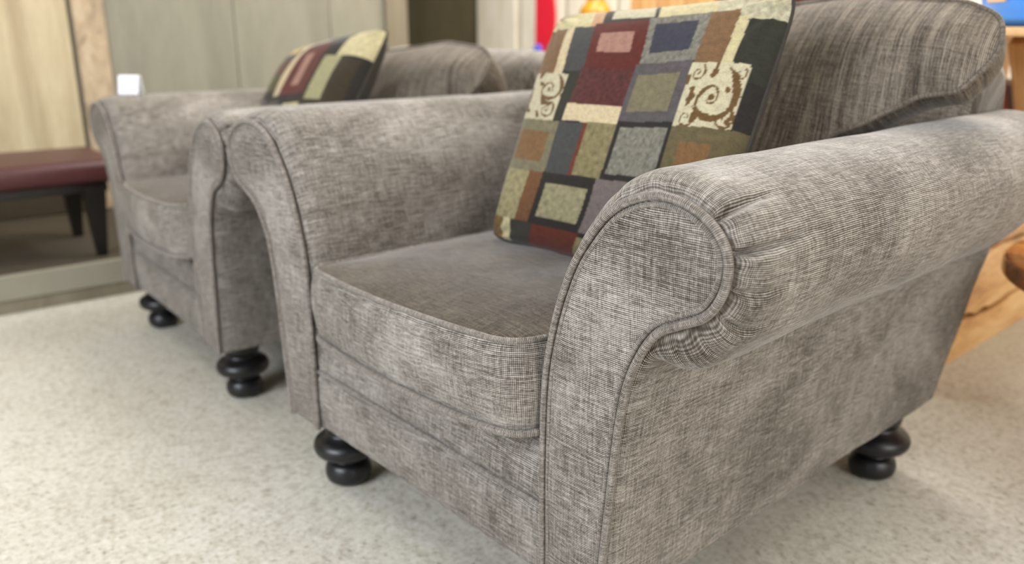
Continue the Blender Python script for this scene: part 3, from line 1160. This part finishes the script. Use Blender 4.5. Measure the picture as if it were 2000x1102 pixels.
bt.rotation_euler = (math.pi / 2, 0, 0)
bt['label'] = 'violet blue round button'

# ------------------------------------------------------------------ tall pine boards, amber jar and dark cabinet behind the near chair
pc = empty('pine_cabinet', (-1.46, 2.45, 0))
tag(pc, 'tall honey pine cabinet of upright boards behind the near armchair pillow', 'cabinet')
box('carcass', (0, 0.20, 0.62), (0.46, 0.34, 1.24), M['pine_v'], pc, 0.006)
for k in range(3):
    box('board', (-0.155 + 0.155 * k, 0.018, 0.66), (0.149, 0.022, 1.14), M['pine_v'], pc, 0.005)
box('base_board', (0, 0.015, 0.05), (0.46, 0.03, 0.09), M['pine_v'], pc, 0.004)
dc = empty('mahogany_cabinet', (-0.93, 2.45, 0))
tag(dc, 'dark mahogany cabinet standing right of the tall pine cabinet', 'cabinet')
box('carcass', (0, 0.20, 0.62), (0.54, 0.34, 1.24), M['darkred'], dc, 0.006)
for k in (-1, 1):
    dr = box('door', (0.132 * k, 0.018, 0.64), (0.255, 0.02, 1.12), M['darkred'], dc, 0.005)
    hd = lathe('knob', [(0.006, 0), (0.006, 0.012), (0.013, 0.018), (0.011, 0.028), (0.001, 0.03)], M['gold'], dr, 16, (-0.105 * k, -0.01, 0.05))
    hd.rotation_euler = (math.pi / 2, 0, 0)
st = empty('plant_stand', (-1.76, 2.30, 0))
tag(st, 'slim pine stand hidden behind the near pillow, under the amber jar', 'stand')
lathe('top', [(0.10, 0.80), (0.105, 0.805), (0.105, 0.82), (0.10, 0.825)], M['pine_v'], st, 28)
for k in range(3):
    a = 2 * math.pi * k / 3
    tube('leg', [(0.14 * math.cos(a), 0.14 * math.sin(a), 0.0), (0.07 * math.cos(a), 0.07 * math.sin(a), 0.805)], 0.012, M['pine_v'], st)
jr = lathe('glazed_jar', catmull([(0.03, 0.0), (0.055, 0.01), (0.075, 0.06), (0.072, 0.11), (0.045, 0.15), (0.04, 0.165), (0.05, 0.175)], 5), M['gold'], None, 28, (-1.76, 2.30, 0.825))
tag(jr, 'amber glazed jar, a golden sliver above the near pillow beside the pine boards', 'jar')

# ------------------------------------------------------------------ rustic pine stand right behind the near chair
rs = empty('rustic_pine_stand', (0.0, 1.95, 0))
tag(rs, 'honey coloured rustic pine stand with knotty side and sloping braces behind near armchair', 'display stand')


def live_plank(name, x, y0, y1, z0, z1, th, mat, wav, seed):
    """plank lying along y with a wandering, uneven top edge"""
    n = 40
    V, Fc = [], []
    for i in range(n + 1):
        y = y0 + (y1 - y0) * i / n
        zt = z1 + wav * nz(y, seed, 0, 5) + wav * 0.5 * nz(y, seed, 3, 17)
        zb = z0 + wav * 0.9 * nz(y, seed + 5, 0, 5) + wav * 0.5 * nz(y, seed + 5, 3, 17) if z0 > 0.03 else z0
        for (dx, z) in ((0, zb), (th, zb), (th + 0.003, (zb + zt) / 2), (th, zt), (0, zt)):
            V.append((x + dx, y, z))
    for i in range(n):
        for k in range(5):
            l = (k + 1) % 5
            Fc.append((i * 5 + k, i * 5 + l, (i + 1) * 5 + l, (i + 1) * 5 + k))
    Fc.append((0, 1, 2, 3, 4)[::-1])
    Fc.append(tuple(n * 5 + k for k in range(5)))
    return mesh(name, V, Fc, mat, rs, smooth=False)


RX = 0.195
box('core', (RX - 0.21, 0.02, 0.24), (0.40, 1.16, 0.46), M['bark'], rs, 0.004)
live_plank('plank', RX - 0.01, -0.60, 0.62, 0.0, 0.100, 0.030, M['pine'], 0.022, 1.0)
live_plank('plank', RX - 0.012, -0.60, 0.62, 0.112, 0.285, 0.028, M['pine'], 0.020, 2.0)
live_plank('plank', RX - 0.011, -0.60, 0.62, 0.294, 0.47, 0.030, M['pine'], 0.010, 3.0)
for k in range(3):
    box('top_board', (RX - 0.355 + 0.142 * k, 0.02, 0.486), (0.138, 1.24, 0.026), M['pine'], rs, 0.005)
for (y, ry) in ((-0.30, 34), (-0.02, 34), (0.34, -30), (0.05, -30)):
    box('brace', (RX - 0.005 if ry > 0 else RX + 0.05, y, 0.665), (0.05, 0.055, 0.42), M['pine_v'], rs, 0.006, rot=(math.radians(ry), 0, 0))
for y in (-0.46, 0.50):
    box('post', (RX - 0.10, y, 0.673), (0.055, 0.055, 0.348), M['pine_v'], rs, 0.006)
box('shelf_board', (RX - 0.05, 0.02, 0.857), (0.52, 1.16, 0.020), M['pine_v'], rs, 0.005)
box('back_board', (RX - 0.235, 0.02, 0.673), (0.02, 0.90, 0.346), M['pine_v'], rs, 0.004)
bx = box('storage_box', (0.062, 1.95, 0.608), (0.18, 0.5, 0.215), M['redbrown'], None, 0.008)
tag(bx, 'dark red-brown box between the sloping braces of the rustic pine stand', 'box')

tub = empty('plastic_tub', (0.315, 1.64, 0.867))
tag(tub, 'bright blue plastic tub with a cream label on top of the rustic pine stand', 'tub')
prof = rounded_poly([(0, 0), (0.150, 0), (0.185, 0.16), (0.178, 0.16), (0.15, 0.01), (0, 0.01)], [0.001, 0.06, 0.003, 0.003, 0.02, 0.001], 5)
lathe('body', [(max(0.001, r), z) for r, z in prof], M['blue'], tub, 48)
V, Fc = [], []
for i in range(9):
    a = math.radians(-134 + 2.6 * i)
    for z, r in ((0.055, 0.1665), (0.125, 0.1795)):
        V.append((r * math.cos(a), r * math.sin(a), z))
for i in range(8):
    Fc.append((2 * i, 2 * i + 2, 2 * i + 3, 2 * i + 1))
mesh('label', V, Fc, M['cream_label'], tub)['label'] = 'cream paper label'

# ------------------------------------------------------------------ round table at the right edge
TR = 0.34
tb = empty('round_table', (0.778, 1.20, 0))
tag(tb, 'low round oak table cut off by the right edge of the picture', 'table')
prof = rounded_poly([(0, 0.402), (TR - 0.03, 0.402), (TR, 0.412), (TR, 0.447), (0, 0.447)], [0.001, 0.004, 0.012, 0.014, 0.001], 5)
lathe('tabletop', [(max(0.001, r), z) for r, z in prof], M['table'], tb, 72)
lathe('pedestal', catmull([(0.09, 0.06), (0.06, 0.10), (0.035, 0.16), (0.05, 0.24), (0.035, 0.32), (0.08, 0.40)], 5), M['table'], tb, 32)
for k in range(3):
    a = math.radians(180 - 35 + 120 * k)
    tube('leg', [(0.05 * math.cos(a), 0.05 * math.sin(a), 0.10), (0.16 * math.cos(a), 0.16 * math.sin(a), 0.085), (0.25 * math.cos(a), 0.25 * math.sin(a), 0.045)], [0.028, 0.024, 0.02], M['dark_wood'], tb)
    lathe('caster', catmull([(0.02, 0.0), (0.034, 0.012), (0.038, 0.03), (0.03, 0.05), (0.012, 0.06)], 4), M['foot'], tb, 20, (0.262 * math.cos(a), 0.262 * math.sin(a), 0))
